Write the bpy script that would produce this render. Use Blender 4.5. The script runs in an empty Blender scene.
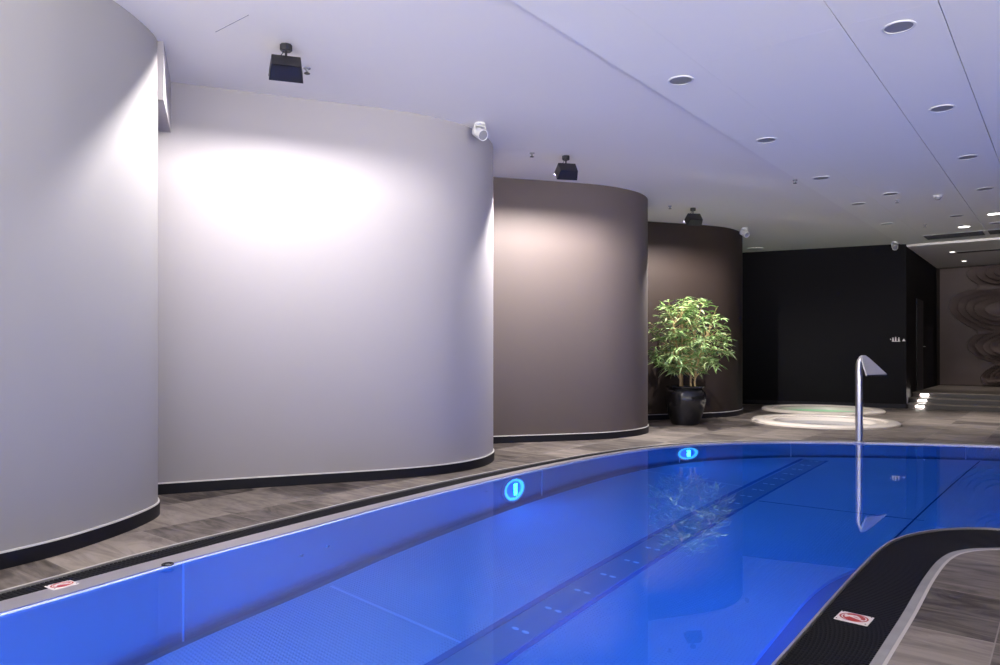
import bpy, bmesh, math, random
from mathutils import Vector, Matrix
from mathutils.geometry import tessellate_polygon
random.seed(7)
PI = math.pi
scene = bpy.context.scene
COL = scene.collection

# ---------------------------------------------------------------- camera
cam_d = bpy.data.cameras.new('camera')
cam = bpy.data.objects.new('camera', cam_d)
COL.objects.link(cam)
cam.location = (0, 0, 1.2)
cam.rotation_euler = (PI/2, 0, math.atan(571/719))
cam_d.sensor_width = 36
cam_d.lens = 719/1000*36
cam_d.shift_y = 0.0191
cam_d.clip_start = 0.05
scene.camera = cam

# ---------------------------------------------------------------- world, view
W = bpy.data.worlds.new('world'); scene.world = W
W.use_nodes = True
bg = W.node_tree.nodes['Background']
# added fill through the open side: bright below the horizon to lift the ceiling
_nt = W.node_tree
_g = _nt.nodes.new('ShaderNodeTexCoord'); _s = _nt.nodes.new('ShaderNodeSeparateXYZ')
_nt.links.new(_g.outputs['Generated'], _s.inputs[0])
_r = _nt.nodes.new('ShaderNodeValToRGB')
_a = _nt.nodes.new('ShaderNodeMath'); _a.operation = 'MULTIPLY_ADD'; _a.inputs[1].default_value = .5; _a.inputs[2].default_value = .5
_nt.links.new(_s.outputs['Z'], _a.inputs[0]); _nt.links.new(_a.outputs[0], _r.inputs[0])
_r.color_ramp.elements[0].position = .47; _r.color_ramp.elements[0].color = (1, .955, .93, 1)
_r.color_ramp.elements[1].position = .52; _r.color_ramp.elements[1].color = (.05, .048, .049, 1)
_nt.links.new(_r.outputs[0], bg.inputs['Color'])
bg.inputs['Strength'].default_value = 11.5
scene.view_settings.view_transform = 'Standard'
scene.view_settings.look = 'None'
scene.view_settings.gamma = 1
scene.view_settings.use_curve_mapping = False
scene.view_settings.exposure = 0.0
scene.cycles.use_denoising = True
scene.cycles.max_bounces = 10
scene.cycles.diffuse_bounces = 4
scene.cycles.glossy_bounces = 6
scene.cycles.transmission_bounces = 6
scene.cycles.sample_clamp_indirect = 4.0

FLOOD_W = 280.0         # wall floodlights
POOL_W = 29.0          # underwater lamps
BLUE = (0.008, 0.14, 1.0)
H = 3.48               # ceiling height
ZW = -0.012            # water level
ZB = -1.20             # pool floor

# ---------------------------------------------------------------- materials
def mat(name, col=(.5, .5, .5), rough=.5, metal=0.0, emit=None, es=0, spec=.5, trans=0, ior=1.45, coat=0):
    m = bpy.data.materials.new(name); m.use_nodes = True
    b = m.node_tree.nodes['Principled BSDF']
    b.inputs['Base Color'].default_value = (*col, 1)
    b.inputs['Roughness'].default_value = rough
    b.inputs['Metallic'].default_value = metal
    b.inputs['Specular IOR Level'].default_value = spec
    b.inputs['Transmission Weight'].default_value = trans
    b.inputs['IOR'].default_value = ior
    b.inputs['Coat Weight'].default_value = coat
    if emit:
        b.inputs['Emission Color'].default_value = (*emit, 1)
        b.inputs['Emission Strength'].default_value = es
    return m

def nd(m, t, **kw):
    n = m.node_tree.nodes.new(t)
    for k, v in kw.items():
        if k in n.inputs: n.inputs[k].default_value = v
        else: setattr(n, k, v)
    return n

def ln(m, a, b): m.node_tree.links.new(a, b)

def mathn(m, op, a, b=None, c=None):
    n = nd(m, 'ShaderNodeMath', operation=op)
    for i, v in enumerate((a, b, c)):
        if v is None: continue
        if isinstance(v, (int, float)): n.inputs[i].default_value = v
        else: ln(m, v, n.inputs[i])
    return n.outputs[0]

def pos(m, scale=(1, 1, 1)):
    g = nd(m, 'ShaderNodeNewGeometry')
    mp = nd(m, 'ShaderNodeMapping'); mp.inputs['Scale'].default_value = scale
    ln(m, g.outputs['Position'], mp.inputs['Vector'])
    return mp.outputs[0]

def mottle(m, c1, c2, scale=(1, 1, 1), ns=3, detail=4, bump=0, bdist=.002):
    b = m.node_tree.nodes['Principled BSDF']
    p = pos(m, scale)
    n = nd(m, 'ShaderNodeTexNoise', Scale=ns, Detail=detail)
    ln(m, p, n.inputs['Vector'])
    r = nd(m, 'ShaderNodeMix', data_type='RGBA')
    r.inputs[6].default_value = (*c1, 1); r.inputs[7].default_value = (*c2, 1)
    ln(m, n.outputs['Fac'], r.inputs[0]); ln(m, r.outputs[2], b.inputs['Base Color'])
    if bump:
        bu = nd(m, 'ShaderNodeBump', Strength=bump, Distance=bdist)
        ln(m, n.outputs['Fac'], bu.inputs['Height']); ln(m, bu.outputs[0], b.inputs['Normal'])
    return m

MAT = {}
def plaster(name, c):
    m = mat(name, c, .62, spec=.3 if c[0] > .02 else .12)
    mottle(m, tuple(x*.97 for x in c), tuple(min(1, x*1.03) for x in c), ns=1.5, detail=6, bump=.02)
    return m
MAT['wall_white'] = plaster('plaster_lavender_grey', (.335, .318, .335))
MAT['wall_grey'] = plaster('plaster_pale_grey', (.315, .306, .312))
MAT['wall_taupe'] = plaster('plaster_taupe', (.108, .087, .083))
MAT['wall_brown'] = plaster('plaster_dark_brown', (.028, .019, .016))
MAT['wall_black'] = plaster('plaster_black', (.0045, .004, .006))
MAT['ceil_left'] = mat('ceiling_paint', (.86, .83, .79), .7, spec=.2)
MAT['ceil_right'] = mat('ceiling_panel_paint', (.90, .88, .83), .7, spec=.2)
MAT['nozzle'] = mat('nozzle_glint_white', (.92, .92, .95), .2)  # white stands in for the bright reflection on chrome nozzles
MAT['trim'] = mat('white_trim', (.75, .73, .72), .35)
MAT['black'] = mat('black_metal', (.010, .010, .016), .45)
MAT['black_plastic'] = mat('black_plastic', (.008, .008, .012), .6, spec=.15)
MAT['white_metal'] = mat('white_painted_metal', (.72, .72, .72), .4)
MAT['grey_glass'] = mat('grey_lamp_glass', (.22, .22, .25), .25)
MAT['dark_glass'] = mat('unlit_lamp_glass', (.24, .24, .27), .4)
MAT['chrome'] = mat('chrome', (.80, .80, .83), .12, 1.0)
MAT['chrome_soft'] = mat('brushed_chrome', (.72, .71, .75), .30, 1.0)
MAT['satin'] = mat('satin_steel', (.62, .60, .64), .5, .45)
MAT['stone'] = mottle(mat('kerb_stone', (.3, .3, .3), .45), (.20, .195, .20), (.36, .35, .36), ns=9, detail=6)
MAT['joint_light'] = mat('pale_joint', (.50, .46, .45), .5)
MAT['lit'] = mat('lit_lamp_glass', (1, 1, 1), .4, emit=(1, .93, .88), es=9)
MAT['led'] = mat('led_glass', (1, 1, 1), .4, emit=(1, .93, .85), es=12)
MAT['blue_lens'] = mat('underwater_lens', (.6, .8, 1), .3, emit=(.01, .16, .9), es=.8)
MAT['cyan_ring'] = mat('underwater_ring', (.6, .8, 1), .3, emit=(.12, .60, 1.0), es=2.2)
MAT['vent_dark'] = mat('vent_dark', (.012, .012, .018), .5)
MAT['sign_white'] = mat('sign_white', (.78, .72, .72), .45)
MAT['sign_red'] = mat('sign_red', (.42, .03, .03), .45)
MAT['tub'] = mat('white_tub_shell', (.80, .73, .66), .25)
MAT['glaze'] = mat('black_glazed_ceramic', (.010, .010, .013), .16, coat=.4)
MAT['soil'] = mat('soil', (.03, .02, .014), .95)
MAT['cane'] = mottle(mat('bamboo_cane', (.3, .2, .1), .45), (.36, .24, .10), (.62, .46, .24), scale=(1, 1, 8), ns=4)

# skirting: dark glossy tiles
m = mat('skirting_tile', (.010, .010, .016), .5, spec=.25); MAT['skirting'] = m

# steel pool wall: horizontal brushing spreads highlights up and down
def steel(name, col, rough, metal, brushed=True):
    m = mat(name, col, rough, metal)
    b = m.node_tree.nodes['Principled BSDF']
    if brushed:
        p = pos(m, (1.5, 1.5, 160))
        n = nd(m, 'ShaderNodeTexNoise', Scale=1.0, Detail=3)
        ln(m, p, n.inputs['Vector'])
        bu = nd(m, 'ShaderNodeBump', Strength=.5, Distance=.004)
        ln(m, n.outputs['Fac'], bu.inputs['Height']); ln(m, bu.outputs[0], b.inputs['Normal'])
    return m
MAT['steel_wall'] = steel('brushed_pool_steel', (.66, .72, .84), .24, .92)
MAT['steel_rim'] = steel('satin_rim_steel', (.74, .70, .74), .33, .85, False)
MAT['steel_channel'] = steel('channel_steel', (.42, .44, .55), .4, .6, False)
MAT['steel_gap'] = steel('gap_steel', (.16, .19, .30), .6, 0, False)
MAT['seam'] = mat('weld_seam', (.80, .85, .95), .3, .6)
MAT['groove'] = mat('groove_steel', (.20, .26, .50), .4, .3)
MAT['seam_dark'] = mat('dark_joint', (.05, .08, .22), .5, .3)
# dimpled floor plate
m = mat('dimpled_pool_steel', (.60, .66, .78), .42, .55)
b = m.node_tree.nodes['Principled BSDF']
p = pos(m)
sx = nd(m, 'ShaderNodeSeparateXYZ'); ln(m, p, sx.inputs[0])
k = 2*PI/.034
sa = mathn(m, 'SINE', mathn(m, 'MULTIPLY', mathn(m, 'ADD', sx.outputs[0], sx.outputs[1]), k*.7071))
sb = mathn(m, 'SINE', mathn(m, 'MULTIPLY', mathn(m, 'SUBTRACT', sx.outputs[0], sx.outputs[1]), k*.7071))
hgt = mathn(m, 'POWER', mathn(m, 'MAXIMUM', mathn(m, 'MULTIPLY', sa, sb), 0.0), 1.0)
bu = nd(m, 'ShaderNodeBump', Strength=.9, Distance=.005)
ln(m, hgt, bu.inputs['Height']); ln(m, bu.outputs[0], b.inputs['Normal'])
n = nd(m, 'ShaderNodeTexNoise', Scale=.8, Detail=3); ln(m, p, n.inputs['Vector'])
r = nd(m, 'ShaderNodeMix', data_type='RGBA')
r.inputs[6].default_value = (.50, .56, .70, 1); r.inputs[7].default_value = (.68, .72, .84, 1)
ln(m, n.outputs['Fac'], r.inputs[0]); ln(m, r.outputs[2], b.inputs['Base Color'])
MAT['steel_floor'] = m

# water surface
m = mat('pool_water', (.09, .42, 1.0), 0.0, trans=1.0, ior=1.333)
b = m.node_tree.nodes['Principled BSDF']
p = pos(m, (1, 1, 1))
n = nd(m, 'ShaderNodeTexNoise', Scale=3.0, Detail=2.0); ln(m, p, n.inputs['Vector'])
bu = nd(m, 'ShaderNodeBump', Strength=.02, Distance=.006)
ln(m, n.outputs['Fac'], bu.inputs['Height']); ln(m, bu.outputs[0], b.inputs['Normal'])
MAT['water'] = m
MAT['tub_water_green'] = mottle(mat('glowing_green_water', (.03, .22, .10), .08, emit=(.02, .30, .10), es=.8), (.02, .14, .06), (.05, .33, .14), ns=2.5)  # the tub's green glow is put into the water as emission
MAT['tub_water_pale'] = mottle(mat('glowing_pale_water', (.25, .28, .32), .08, emit=(.30, .34, .42), es=.15), (.06, .08, .09), (.25, .26, .34), ns=2.2)  # faint glow put into this water too, by emission

# floor tiles: grey-brown stone planks, tone varying tile to tile
m = mat('floor_tile', (.2, .18, .17), .55, spec=.3)
b = m.node_tree.nodes['Principled BSDF']
p = pos(m)
sx = nd(m, 'ShaderNodeSeparateXYZ'); ln(m, p, sx.inputs[0])
TX, TY, OX, OY = .66, .655, -.245, 1.62
ux = mathn(m, 'DIVIDE', mathn(m, 'SUBTRACT', sx.outputs[0], OX), TX)
uy = mathn(m, 'DIVIDE', mathn(m, 'SUBTRACT', sx.outputs[1], OY), TY)
ix = mathn(m, 'FLOOR', ux); iy = mathn(m, 'FLOOR', uy)
fx = mathn(m, 'SUBTRACT', ux, ix); fy = mathn(m, 'SUBTRACT', uy, iy)
cv = nd(m, 'ShaderNodeCombineXYZ'); ln(m, ix, cv.inputs[0]); ln(m, iy, cv.inputs[1])
wn = nd(m, 'ShaderNodeTexWhiteNoise', noise_dimensions='3D'); ln(m, cv.outputs[0], wn.inputs['Vector'])
off = nd(m, 'ShaderNodeVectorMath', operation='ADD')
sc = nd(m, 'ShaderNodeVectorMath', operation='SCALE', Scale=7.0)
ln(m, wn.outputs['Color'], sc.inputs[0]); ln(m, p, off.inputs[0]); ln(m, sc.outputs[0], off.inputs[1])
mp = nd(m, 'ShaderNodeMapping'); mp.inputs['Scale'].default_value = (1.5, 6, 1); ln(m, off.outputs[0], mp.inputs[0])
n1 = nd(m, 'ShaderNodeTexNoise', Scale=1.2, Detail=9, Roughness=.66, Distortion=1.6); ln(m, mp.outputs[0], n1.inputs['Vector'])
n2 = nd(m, 'ShaderNodeTexNoise', Scale=1.1, Detail=3); ln(m, off.outputs[0], n2.inputs['Vector'])
v = mathn(m, 'ADD', mathn(m, 'MULTIPLY', n1.outputs['Fac'], .85), mathn(m, 'MULTIPLY', wn.outputs['Value'], .26))
v = mathn(m, 'ADD', v, mathn(m, 'MULTIPLY', n2.outputs['Fac'], .20))
cr = nd(m, 'ShaderNodeValToRGB')
cr.color_ramp.elements[0].position = .46; cr.color_ramp.elements[0].color = (.036, .029, .027, 1)
cr.color_ramp.elements[1].position = .86; cr.color_ramp.elements[1].color = (.27, .232, .208, 1)
ln(m, v, cr.inputs[0])
ex = mathn(m, 'MINIMUM', fx, mathn(m, 'SUBTRACT', 1.0, fx)); ey = mathn(m, 'MINIMUM', fy, mathn(m, 'SUBTRACT', 1.0, fy))
ed = mathn(m, 'LESS_THAN', mathn(m, 'MINIMUM', mathn(m, 'MULTIPLY', ex, TX), mathn(m, 'MULTIPLY', ey, TY)), .0028)
mx = nd(m, 'ShaderNodeMix', data_type='RGBA'); ln(m, ed, mx.inputs[0]); ln(m, cr.outputs[0], mx.inputs[6])
mx.inputs[7].default_value = (.24, .21, .195, 1)
ln(m, mx.outputs[2], b.inputs['Base Color'])
bu = nd(m, 'ShaderNodeBump', Strength=.25, Distance=.004); ln(m, n1.outputs['Fac'], bu.inputs['Height']); ln(m, bu.outputs[0], b.inputs['Normal'])
MAT['floor'] = m
MAT['step'] = mottle(mat('step_stone', (.2, .17, .15), .4), (.10, .085, .075), (.24, .20, .17), scale=(1, 5, 1), ns=2)
MAT['riser'] = mat('riser_stone', (.035, .030, .030), .5)
MAT['relief'] = mottle(mat('relief_plaster', (.1, .08, .075), .55), (.13, .095, .088), (.18, .135, .12), ns=1.4)

# leaves
m = mat('bamboo_leaf', (.10, .2, .04), .45, spec=.5)
b = m.node_tree.nodes['Principled BSDF']
g = nd(m, 'ShaderNodeNewGeometry')
cr = nd(m, 'ShaderNodeValToRGB')
cr.color_ramp.elements[0].color = (.10, .20, .05, 1); cr.color_ramp.elements[1].color = (.50, .60, .30, 1)
e = cr.color_ramp.elements.new(.6); e.color = (.20, .34, .10, 1)
ln(m, g.outputs['Random Per Island'], cr.inputs[0]); ln(m, cr.outputs[0], b.inputs['Base Color'])
MAT['leaf'] = m

# ---------------------------------------------------------------- helpers
def obj(name, bm, m, parent=None, smooth=False, bevel=0, loc=None):
    me = bpy.data.meshes.new(name)
    bmesh.ops.recalc_face_normals(bm, faces=bm.faces)
    bm.to_mesh(me); bm.free()
    for x in (m if isinstance(m, (list, tuple)) else [m]): me.materials.append(MAT[x])
    o = bpy.data.objects.new(name, me); COL.objects.link(o)
    if smooth:
        for f in me.polygons: f.use_smooth = True
        try: me.set_sharp_from_angle(angle=math.radians(38))
        except Exception: pass
    if parent: o.parent = parent
    if loc: o.location = loc
    if bevel:
        md = o.modifiers.new('bevel', 'BEVEL'); md.width = bevel; md.segments = 2; md.limit_method = 'ANGLE'
    return o

def tag(o, label=None, cat=None, group=None, kind=None):
    if label: o['label'] = label
    if cat: o['category'] = cat
    if group: o['group'] = group
    if kind: o['kind'] = kind
    return o

def thing(name, label, cat, loc=(0, 0, 0), rz=0, group=None, kind=None):
    o = bpy.data.objects.new(name, None); COL.objects.link(o)
    o.empty_display_size = .1
    o.location = loc; o.rotation_euler = (0, 0, rz)
    return tag(o, label, cat, group, kind)

def struct(name, bm, m, label, cat, **kw):
    return tag(obj(name, bm, m, **kw), label, cat, kind='structure')

def dup(root, loc, rz=None, label=None):
    r = root.copy(); COL.objects.link(r); r.location = loc
    if rz is not None: r.rotation_euler = (0, 0, rz)
    if label: r['label'] = label
    for ch in list(root.children):
        c = ch.copy(); COL.objects.link(c); c.parent = r
        for gch in ch.children:
            d = gch.copy(); COL.objects.link(d); d.parent = c
    return r

def box(bm, x0, x1, y0, y1, z0, z1, M=None):
    vs = [bm.verts.new(Vector(c) if M is None else M @ Vector(c)) for c in
          [(x0, y0, z0), (x1, y0, z0), (x1, y1, z0), (x0, y1, z0), (x0, y0, z1), (x1, y0, z1), (x1, y1, z1), (x0, y1, z1)]]
    for f in ((0, 3, 2, 1), (4, 5, 6, 7), (0, 1, 5, 4), (1, 2, 6, 5), (2, 3, 7, 6), (3, 0, 4, 7)):
        bm.faces.new([vs[i] for i in f])
    return bm

def lathe(bm, prof, n=40, M=None, cap0=False, cap1=False):
    rings = []
    for r, z in prof:
        ring = []
        for i in range(n):
            a = 2*PI*i/n
            c = Vector((r*math.cos(a), r*math.sin(a), z))
            ring.append(bm.verts.new(c if M is None else M @ c))
        rings.append(ring)
    for a, b_ in zip(rings, rings[1:]):
        for i in range(n):
            bm.faces.new((a[i], a[(i+1) % n], b_[(i+1) % n], b_[i]))
    if cap0: bm.faces.new(rings[0][::-1])
    if cap1: bm.faces.new(rings[-1])
    return bm

def tube(bm, pts, rads, n=12, caps=True):
    pts = [Vector(p) for p in pts]
    rings = []
    up = None
    for i, p in enumerate(pts):
        t = (pts[min(i+1, len(pts)-1)] - pts[max(i-1, 0)]).normalized()
        if up is None:
            up = Vector((1, 0, 0)) if abs(t.x) < .8 else Vector((0, 1, 0))
        u = (up - t*up.dot(t)).normalized(); up = u
        w = t.cross(u)
        r = rads[i] if isinstance(rads, (list, tuple)) else rads
        rings.append([bm.verts.new(p + (u*math.cos(2*PI*j/n) + w*math.sin(2*PI*j/n))*r) for j in range(n)])
    for a, b_ in zip(rings, rings[1:]):
        for j in range(n): bm.faces.new((a[j], a[(j+1) % n], b_[(j+1) % n], b_[j]))
    if caps:
        bm.faces.new(rings[0][::-1]); bm.faces.new(rings[-1])
    return bm

def catmull(P, per=10, closed=False):
    out = []; n = len(P)
    for i in range(n if closed else n-1):
        g = lambda k: P[k % n] if closed else P[max(0, min(n-1, k))]
        p0, p1, p2, p3 = g(i-1), g(i), g(i+1), g(i+2)
        for s in range(per):
            t = s/per
            out.append(tuple(.5*((2*b_) + (-a+c)*t + (2*a-5*b_+4*c-d)*t*t + (-a+3*b_-3*c+d)*t**3)
                             for a, b_, c, d in zip(p0, p1, p2, p3)))
    if not closed: out.append(tuple(P[-1]))
    return out

def new(): return bmesh.new()

# ---------------------------------------------------------------- pool outline: x, y, lip width, grate width, kerb width, floor inset
PO = [(-3.55, -2.2, 0.16, 0.168, 0.012, 0.09), (-3.7, -0.4, 0.17, 0.158, 0.012, 0.09), (-3.85, 1.16, 0.165, 0.153, 0.012, 0.09), (-3.99, 2.1, 0.145, 0.193, 0.012, 0.09),
      (-4.07, 2.97, 0.15, 0.193, 0.012, 0.09), (-4.185, 4.0, 0.11, 0.213, 0.012, 0.1), (-4.255, 5.3, 0.1, 0.178, 0.012, 0.11), (-4.265, 6.3, 0.09, 0.143, 0.012, 0.12),
      (-4.23, 7.19, 0.07, 0.123, 0.012, 0.12), (-4.13, 7.95, 0.06, 0.108, 0.012, 0.12), (-3.97, 8.5, 0.05, 0.098, 0.012, 0.12), (-3.72, 9.0, 0.05, 0.098, 0.012, 0.12),
      (-3.2, 9.65, 0.05, 0.098, 0.012, 0.12), (-2.62, 10.12, 0.05, 0.098, 0.012, 0.12), (-1.95, 10.52, 0.05, 0.098, 0.012, 0.12), (-0.72, 11.1, 0.05, 0.098, 0.012, 0.12),
      (0.8, 11.5, 0.05, 0.118, 0.012, 0.12), (2.6, 11.5, 0.05, 0.168, 0.012, 0.12), (3.9, 10.6, 0.05, 0.218, 0.012, 0.12), (4.3, 8.8, 0.05, 0.218, 0.012, 0.12),
      (3.9, 6.9, 0.04, 0.28, 0.035, 0.3), (2.6, 6.05, 0.011, 0.365, 0.035, 0.35), (1.0, 6.0, 0.011, 0.465, 0.035, 0.4), (0.1, 5.985, 0.011, 0.535, 0.035, 0.42),
      (-0.377, 5.92, 0.011, 0.555, 0.035, 0.42), (-0.62, 5.75, 0.011, 0.515, 0.035, 0.42), (-0.78, 5.5, 0.011, 0.435, 0.035, 0.42), (-0.875, 5.22, 0.011, 0.355, 0.035, 0.42),
      (-0.915, 4.9, 0.011, 0.315, 0.036, 0.42), (-0.922, 4.4, 0.011, 0.3, 0.037, 0.42), (-0.915, 3.7, 0.011, 0.3, 0.038, 0.43), (-0.9, 2.9, 0.011, 0.285, 0.038, 0.43),
      (-0.89, 1.5, 0.011, 0.285, 0.038, 0.43), (-0.89, -0.5, 0.011, 0.285, 0.038, 0.43), (-0.9, -2.2, 0.011, 0.285, 0.038, 0.43), (-1.4, -3.1, 0.08, 0.25, 0.038, 0.3),
      (-2.3, -3.3, 0.12, 0.2, 0.035, 0.2), (-3.1, -3.0, 0.15, 0.203, 0.012, 0.1)]
LOOP = catmull(PO, 8, closed=True)
NL = len(LOOP)
area = sum(LOOP[i][0]*LOOP[(i+1) % NL][1] - LOOP[(i+1) % NL][0]*LOOP[i][1] for i in range(NL))
SGN = -1 if area < 0 else 1
NRM = []
for i in range(NL):
    a, b_ = LOOP[i-1], LOOP[(i+1) % NL]
    t = Vector((b_[0]-a[0], b_[1]-a[1])).normalized()
    NRM.append(Vector((t.y, -t.x))*SGN)      # outward
def offs(fn):
    """loop moved outward by fn(point)"""
    return [Vector((q[0], q[1])) + NRM[i]*fn(q) for i, q in enumerate(LOOP)]
L_water = offs(lambda q: 0)
L_lip = offs(lambda q: q[2])
L_grate = offs(lambda q: q[2]+q[3])
L_kerb = offs(lambda q: q[2]+q[3]+q[4])
L_joint = offs(lambda q: q[2]+q[3]+q[4]+.014)
L_floor = offs(lambda q: -q[5])

def ribbon(bm, A, za, B, zb_):
    n = len(A)
    va = [bm.verts.new((p.x, p.y, za)) for p in A]; vb = [bm.verts.new((p.x, p.y, zb_)) for p in B]
    for i in range(n): bm.faces.new((va[i], va[(i+1) % n], vb[(i+1) % n], vb[i]))
    return bm
def poly(bm, loops, z, up=True):
    L3 = [[Vector((p.x, p.y, 0)) for p in l] for l in loops]
    tris = tessellate_polygon(L3)
    vs = [bm.verts.new((p.x, p.y, z)) for l in L3 for p in l]
    for t in tris:
        try: bm.faces.new([vs[i] for i in t])
        except ValueError: pass
    return bm
def band(profile):
    """closed sweep of (loop, z) pairs round the pool"""
    bm = new()
    rings = [[bm.verts.new((p.x, p.y, z)) for p in l] for l, z in profile]
    k = len(rings)
    for j in range(k-1):
        a, b_ = rings[j], rings[j+1]
        for i in range(NL): bm.faces.new((a[i], a[(i+1) % NL], b_[(i+1) % NL], b_[i]))
    return bm

# ---------------------------------------------------------------- the setting
TUBS = [(-3.28, 12.93, 1.15), (-3.97, 15.52, 1.15)]
def circle(x, y, r, n=64): return [Vector((x+r*math.cos(2*PI*i/n), y+r*math.sin(2*PI*i/n))) for i in range(n)]
bm = new()
outer = [Vector(p) for p in ((-7.8, -5), (6.2, -5), (6.2, 22.3), (-7.8, 22.3))]
poly(bm, [outer, L_joint] + [circle(x, y, r-.06) for x, y, r in TUBS], 0)
o = struct('floor', bm, 'floor', 'grey-brown streaked stone tile floor around the pool', 'floor')
if o.data.polygons[0].normal.z < 0: o.data.flip_normals()

bm = band([(L_joint, -.10), (L_joint, .001), (L_kerb, .001), (L_kerb, -.10)])
struct('trim_1', bm, 'joint_light', 'thin pale joint line between floor tiles and pool kerb', 'trim')
bm = band([(L_kerb, -.10), (L_kerb, .002), (L_grate, .002), (L_grate, -.10)])
struct('trim_2', bm, 'stone', 'narrow grey stone kerb around the overflow grate', 'kerb')

# ceiling: plain left part, panelled right part a little lower
XE = -2.83
bm = box(new(), -7.8, XE, -5, 17.3, H, H+.15)
n0 = len(bm.faces); box(bm, -4.78, -4.36, 2.752, 2.757, H-.001, H)
bm.faces.ensure_lookup_table()
for f_ in bm.faces[n0:]: f_.material_index = 1
struct('ceiling', bm, ['ceil_left', 'grey_glass'], 'plain white ceiling strip above the curved walls', 'ceiling')
bm = new()
xs = [XE, -2.30, -1.25, -.672, .4, 1.5, 2.6, 3.7, 4.8, 6.2]
GX = .0025
ys = [-5, 1.0, 3.2, 5.41, 7.6, 9.8, 12.0, 14.2, 17.3]
for i in range(len(xs)-1):
    gl = .003 if xs[i] in (-1.25, -.672) else .0006
    gr = .003 if xs[i+1] in (-1.25, -.672) else .0006
    for j in range(len(ys)-1):
        box(bm, xs[i]+gl, xs[i+1]-gr, ys[j]+.0007, ys[j+1]-.0007, H-.012, H+.02)
box(bm, XE, 6.2, -5, 17.3, H+.021, H+.15)
struct('ceiling', bm, 'ceil_right', 'white panelled ceiling strip above the pool with recessed lights', 'ceiling')
ZL = 3.42
bm = box(new(), -3.1, 6.2, 17.301, 22.4, ZL, ZL+.2)
struct('ceiling', bm, 'ceil_left', 'slightly lower ceiling above the steps and relief wall', 'ceiling')

# curved walls
def curved(P, m, label, n=0):
    c = catmull(P, 14)
    pts = [Vector(p) for p in c]; N = len(pts)
    def off(d):
        out = []
        for i in range(N):
            t = (pts[min(i+1, N-1)] - pts[max(i-1, 0)]).normalized()
            out.append(pts[i] + Vector((t.y, -t.x))*d)
        return out
    def slab(d0, d1, z0, z1):
        bm = new()
        A, B = off(d0), off(d1)
        r = [[bm.verts.new((p.x, p.y, z)) for p in l] for l, z in ((A, z0), (A, z1), (B, z1), (B, z0))]
        for k_ in range(4):
            a, b_ = r[k_], r[(k_+1) % 4]
            for i in range(N-1): bm.faces.new((a[i], a[i+1], b_[i+1], b_[i]))
        bm.faces.new([r[k_][0] for k_ in range(4)]); bm.faces.new([r[k_][-1] for k_ in range(4)])
        return bm
    w = struct('wall_left', slab(-.14, 0, .0, H), m, label, 'wall', smooth=True)
    s = struct('baseboard_left', slab(.001, .014, 0, .088), 'skirting', 'black tile skirting at the foot of the ' + label, 'baseboard', smooth=True)
    t = struct('trim_3', slab(.001, .012, .0885, .099), 'trim', 'thin white strip on the skirting of the ' + label, 'trim', smooth=True)
    return off
W1 = [(-6.9, -2.2), (-6.2, -1.1), (-5.5, -.15), (-4.95, .55), (-4.64, 1.15), (-4.66, 1.6), (-4.82, 2.0), (-5.03, 2.34), (-5.27, 2.58), (-5.62, 2.70)]
W2 = [(-6.75, 1.65), (-6.35, 2.3), (-5.98, 2.98), (-5.65, 3.58), (-5.34, 4.1), (-5.0, 4.7), (-4.82, 5.2), (-4.80, 5.65), (-4.92, 6.02), (-5.13, 6.33), (-5.45, 6.55), (-5.85, 6.62)]
W3 = [(-6.75, 5.9), (-6.35, 6.6), (-5.92, 7.28), (-5.4, 8.0), (-5.02, 8.6), (-4.87, 9.1), (-4.87, 9.5), (-5.0, 9.88), (-5.25, 10.2), (-5.6, 10.4), (-5.9, 10.42)]
W4 = [(-6.75, 9.8), (-6.3, 10.65), (-5.83, 11.42), (-5.32, 12.2), (-5.0, 12.8), (-4.92, 13.3), (-4.98, 13.8), (-5.15, 14.2), (-5.45, 14.5), (-5.9, 14.65)]
curved(W1, 'wall_grey', 'curved pale grey wall nearest the camera at the left edge')
curved(W2, 'wall_white', 'second curved wall, pale lavender, brightly washed by a floodlight')
curved(W3, 'wall_taupe', 'third curved wall, taupe brown, behind the pale walls')
curved(W4, 'wall_brown', 'fourth curved wall, darkest brown, behind the potted bamboo')
# lintel over the gap between first and second curved walls
bm = new()
q = [Vector((-5.22, 2.60)), Vector((-5.96, 3.03)), Vector((-6.30, 2.48)), Vector((-5.62, 2.16))]
lo = [bm.verts.new((p.x, p.y, 3.05)) for p in q]; hi = [bm.verts.new((p.x, p.y, H)) for p in q]
bm.faces.new(lo[::-1]); bm.faces.new(hi)
for i in range(4): bm.faces.new((lo[i], lo[(i+1) % 4], hi[(i+1) % 4], hi[i]))
struct('trim_4', bm, 'wall_white', 'white lintel over the gap between the first two curved walls', 'lintel')

struct('wall_left', box(new(), -7.95, -7.8, -5, 17.0, 0, H), 'wall_brown', 'hidden wall behind the curved walls', 'wall')
def prism(bm, pts, z0, z1):
    a = [bm.verts.new((x, y, z0)) for x, y in pts]; b_ = [bm.verts.new((x, y, z1)) for x, y in pts]
    bm.faces.new(a[::-1]); bm.faces.new(b_)
    for i in range(len(pts)): bm.faces.new((a[i], a[(i+1) % len(pts)], b_[(i+1) % len(pts)], b_[i]))
    return bm
struct('wall_back', prism(new(), [(-7.8, 16.0), (-2.72, 17.2), (-2.88, 17.33), (-7.8, 16.18)], 0, H), 'wall_black', 'black end wall behind the two hot tubs', 'wall')
struct('wall_passage', prism(new(), [(-2.72, 17.205), (-2.80, 22.2), (-2.97, 22.2), (-2.878, 17.34)], 0, ZL), 'wall_black', 'black side wall running back beside the steps', 'wall')
struct('wall_far', box(new(), -3.1, 6.2, 22.2, 22.4, 0, ZL), 'wall_brown', 'dark wall carrying the carved relief', 'wall')
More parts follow.
